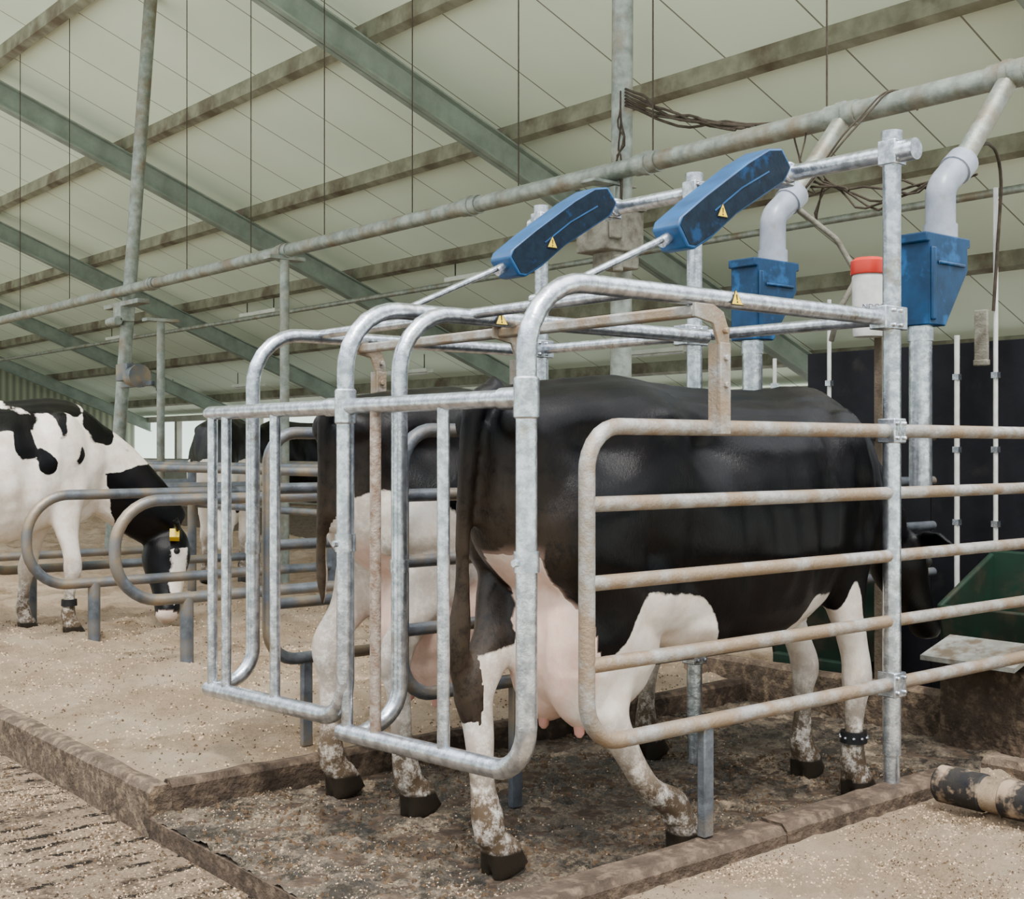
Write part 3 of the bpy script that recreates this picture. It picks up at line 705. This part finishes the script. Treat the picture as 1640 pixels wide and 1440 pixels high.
        bl[i] = field(x, y, z)+.04*noise.noise(V((x*6, y*6, z*6)))
        dd = (((x-ux+.03)/(ua+.03))**2+((y-uy)/(ub+.01))**2+((z-uz)/(uc+.03))**2)
        u = max(0, min(1, (1.10-dd)*6))
        yy = y-uy
        if abs(yy) < .11+.03*noise.noise(V((x*9,y*9,z*9))) and -.9 < x < -.50 and z < .98: u = max(u, min(1, (.98-z)*12)*min(1,max(0,(.13-abs(yy))*25)))
        dl = math.hypot(x-hx0(LH, z, hocks[0]), y-hy0(LH, z, hocks[0], 1)); dr = math.hypot(x-hx0(RH, z, hocks[1]), y-hy0(RH, z, hocks[1], -1))
        rad = .13-.05*max(0,min(1,(.8-z)*3))
        if z < .85 and ((dl < rad or dr < rad) and dd > .8 or min(dl, dr) < rad*.85): u = 0
        if pinkon == 1 and z < .85: u *= 1-sst(.0, .04, -y-.155)*sst(-.66, -.60, x)
        u *= min(1, pinkon)
        if istail: u = 0
        hd = (v.co-poll).dot(D)/k
        if tags and hd > .50 and (v.co-(poll+D*(.5*k)-UPH*.07)).length < .13: u = max(u, .5)
        pk[i] = u*.8
        dt[i] = max(0, min(1, (.50-z)/.28))
        if z < 1.3: dt[i] = max(dt[i], .35*min(1,(1.3-z)*3)*min(1,max(0,(-.72-x)*6)))
        if muddy and x < -.5 and z < .95: dt[i] = max(dt[i], muddy*(1 if x < -.78 else .5))
        if u > .3: dt[i] *= .3
        if x > .95: dt[i] = 0
        hf[i] = 1 if z < .075 and x < .95 else 0
        if z < 1.0 and u > .4 : bl[i] = min(bl[i], -.05)
        if istail and z > .45: bl[i] = .2
    for nm, arr in (('blk', bl), ('pnk', pk), ('dirt', dt), ('hoof', hf)):
        a = m2.attributes.new(nm, 'FLOAT', 'POINT'); a.data.foreach_set('value', arr)
    for p in m2.polygons: p.use_smooth = True; p.material_index = 0
    m2.materials.clear(); m2.materials.append(mat)
    o = bpy.data.objects.new(name, m2); C.objects.link(o)
    o.location = (loc[0], loc[1], zoff); o.rotation_euler = (0, 0, math.radians(yaw))
    ORG[o.name] = V((0,0,0)); tag(o, lab, 'cow')
    for s in (1, -1):
        e = MB(); c = poll+D*(.155*k)-UPH*.035+sd*(s*.098*hsc); e.ell(c, (.021,.021,.021)); e.build('eye', blackm, o)
    if tags:
        for s in (1, -1):
            e = MB(); c = poll+D*.05-UPH*.05+sd*(s*.17)
            nn = UPH*.03
            e.prism([c-sd*.03-D*.0-nn, c+sd*.03-nn, c+sd*.035+D*.06-nn, c-sd*.035+D*.06-nn], nn*2); e.build('ear_tag', yellow, o)
    if pinkon:
        for (dx, dy) in ((-.12,.07),(-.12,-.09),(.06,.07),(.06,-.08)):
            e = MB(); tx = ux+dx; ty = uy+dy; tz = uz-uc
            e.sweep([(tx,ty,tz+.08),(tx,ty,tz+.03),(tx,ty,tz-.015),(tx,ty,tz-.025)], [.032,.021,.015,.007], seg=10); e.build('teat', pink, o)
    return o
def hx0(F, z, hk):
    h = hk if hk else (F[0]-.05, F[1], .53)
    if z < h[2]: return F[0]+(h[0]-F[0])*z/h[2]
    t = min(1, (z-h[2])/.35); return h[0]+(-.60-h[0])*t
def hy0(F, z, hk, s):
    h = hk if hk else (F[0]-.05, F[1], .53)
    if z < h[2]: return F[1]+(h[1]-F[1])*z/h[2]
    t = min(1, (z-h[2])/.35); return h[1]+(s*.17-h[1])*t
def f1(x, y, z):
    if x > .88: return .2
    thr = .54+.21*sst(.10,.36,x)
    if y > -.06: th2 = .66
    else: th2 = .63+.20*sst(-.66, -.48, x)
    k = sst(-.30, -.02, x); thr = th2*(1-k)+thr*k
    if x > .46: thr = .66 if y > 0 else .60+.17*math.exp(-((x-.56)/.06)**2)
    return (z-thr)
def f2(x, y, z):
    if x < .15:
        if y > .1 and x < -.6: return z-1.0
        return z-(1.07-.03*math.sin(x*9))
    return z-.8
def ells(L):
    def f(x, y, z):
        m = -1
        wx = x+.08*noise.noise(V((x*7,z*7,3))); wz = z+.08*noise.noise(V((x*7,z*7,13)))
        for (cx, cy, cz, rx, ry, rz) in L:
            d = math.sqrt(((wx-cx)/rx)**2+((y-cy)/ry)**2+((wz-cz)/rz)**2); m = max(m, (1-d)*min(rx, rz))
        return m
    return f
P3 = ells([(.22,-.3,1.36,.16,.35,.10),(.30,-.3,1.18,.07,.2,.13),(.40,-.3,1.10,.09,.2,.07),(.48,-.1,1.44,.19,.4,.08),(.53,-.3,1.33,.045,.2,.10),(.63,-.3,1.13,.035,.15,.09),(.85,-.1,1.30,.16,.4,.095),(-.3,-.3,1.2,.25,.3,.2),(-.1,0,1.45,.12,.3,.1),(-.15,-.3,1.05,.1,.2,.12)])
def f3(x, y, z):
    m = P3(x, y, z)
    if x > .85:
        m = max(m, min(x-.92+.25*(z-.7), 1.04-z+.2*(x-1.0), .3))
        if .16 < z < .52: m = min(m, abs(x-1.30)*.7-.045 if y < -.2 else m) 
    return m
tail1 = [(-.86,0,1.42,.038),(-.950,.0,1.38,.036),(-.975,.01,1.2,.028),(-.975,.03,1.0,.024),(-.97,.04,.85,.024),(-.975,.045,.74,.034),(-.98,.05,.64,.034),(-.98,.05,.54,.010)]
tail2 = [(-.86,0,1.42,.035),(-.94,.0,1.38,.032),(-.95,.01,1.2,.025),(-.945,.03,1.0,.022),(-.935,.05,.88,.022),(-.93,.05,.78,.022),(-.93,.05,.70,.008)]
c1 = cow('cow', (3.2, 2.88), 0, (-.87,.0), (-.31,-.22), (.73,.11), (.62,-.20), (1.22,.02,.94), (1.49,.02,.53), f1,
    'black cow with white legs and pink udder eating inside the stall', hide, tail1, hocks=((-.92,.05,.55),(-.60,-.195,.46)), vox=.012, ud=(-.56,-.06,.67,.24,.20,.245), thick=1.05)
st_ = MB(); st_.sweep([(.605,-.20,.205),(.605,-.20,.245)], [.048,.046], seg=20); 
for k in range(10):
    an = k*.628; st_.ell((.605+.048*math.cos(an), -.20+.048*math.sin(an), .225), (.006,.006,.006), 1, seg=6, nr=4)
so = st_.build('ankle_strap', [blackm, galv], c1); so['label'] = 'black studded ankle strap'
c2 = cow('cow', (3.25, 3.80), 0, (-.83,.10), (-.76,-.27), (.55,.16), (.44,-.22), (1.24,0,1.02), (1.52,.0,.64), f2,
    'black and white cow with large udder standing in the stall', hideb, tail2, hocks=((-.865,.12,.54),(-.82,-.24,.54)), vox=.013, ud=(-.46,-.06,.62,.30,.23,.27), muddy=.5, pinkon=2, thick=1.0)
c3 = cow('cow', (2.25, 7.93), 0, (-.70,.18), (-.60,-.2), (.45,.14), (.60,-.24), (1.40,-.10,.60), (1.27,-.34,.06), f3,
    'white cow with black patches sniffing the sawdust, yellow ear tags', hide, tail1, vox=.015, headside=(.45,.9,0), tags=True, zoff=.09, pinkon=0, hsc=1.25)
so = MB(); so.sweep([(.585,-.24,.20),(.585,-.24,.24)], [.048,.046], seg=20); so.build('ankle_strap', blackm, c3)
c4 = cow('cow', (7.35, 12.2), 178, (-.75,.17), (-.65,-.17), (.6,.16), (.5,-.16), (1.25,.1,1.35), (1.62,.18,1.05), lambda x, y, z: z-.55,
    'black cow standing behind the cubicle rails', hide, tail2, vox=.02, zoff=.09, pinkon=0)
c5 = cow('cow', (5.25, 10.4), 243, (-.75,.17), (-.65,-.17), (.6,.16), (.5,-.16), (1.20,.0,.80), (1.45,.0,.40), lambda x, y, z: max(z-1.05, P3(x, -abs(y), z)),
    'black and white cow grazing sawdust behind the rails', hideb, tail2, vox=.02, zoff=.09, pinkon=0)
for o in (c1, c2, c3, c4, c5): o['group'] = 'dairy cows in the barn'
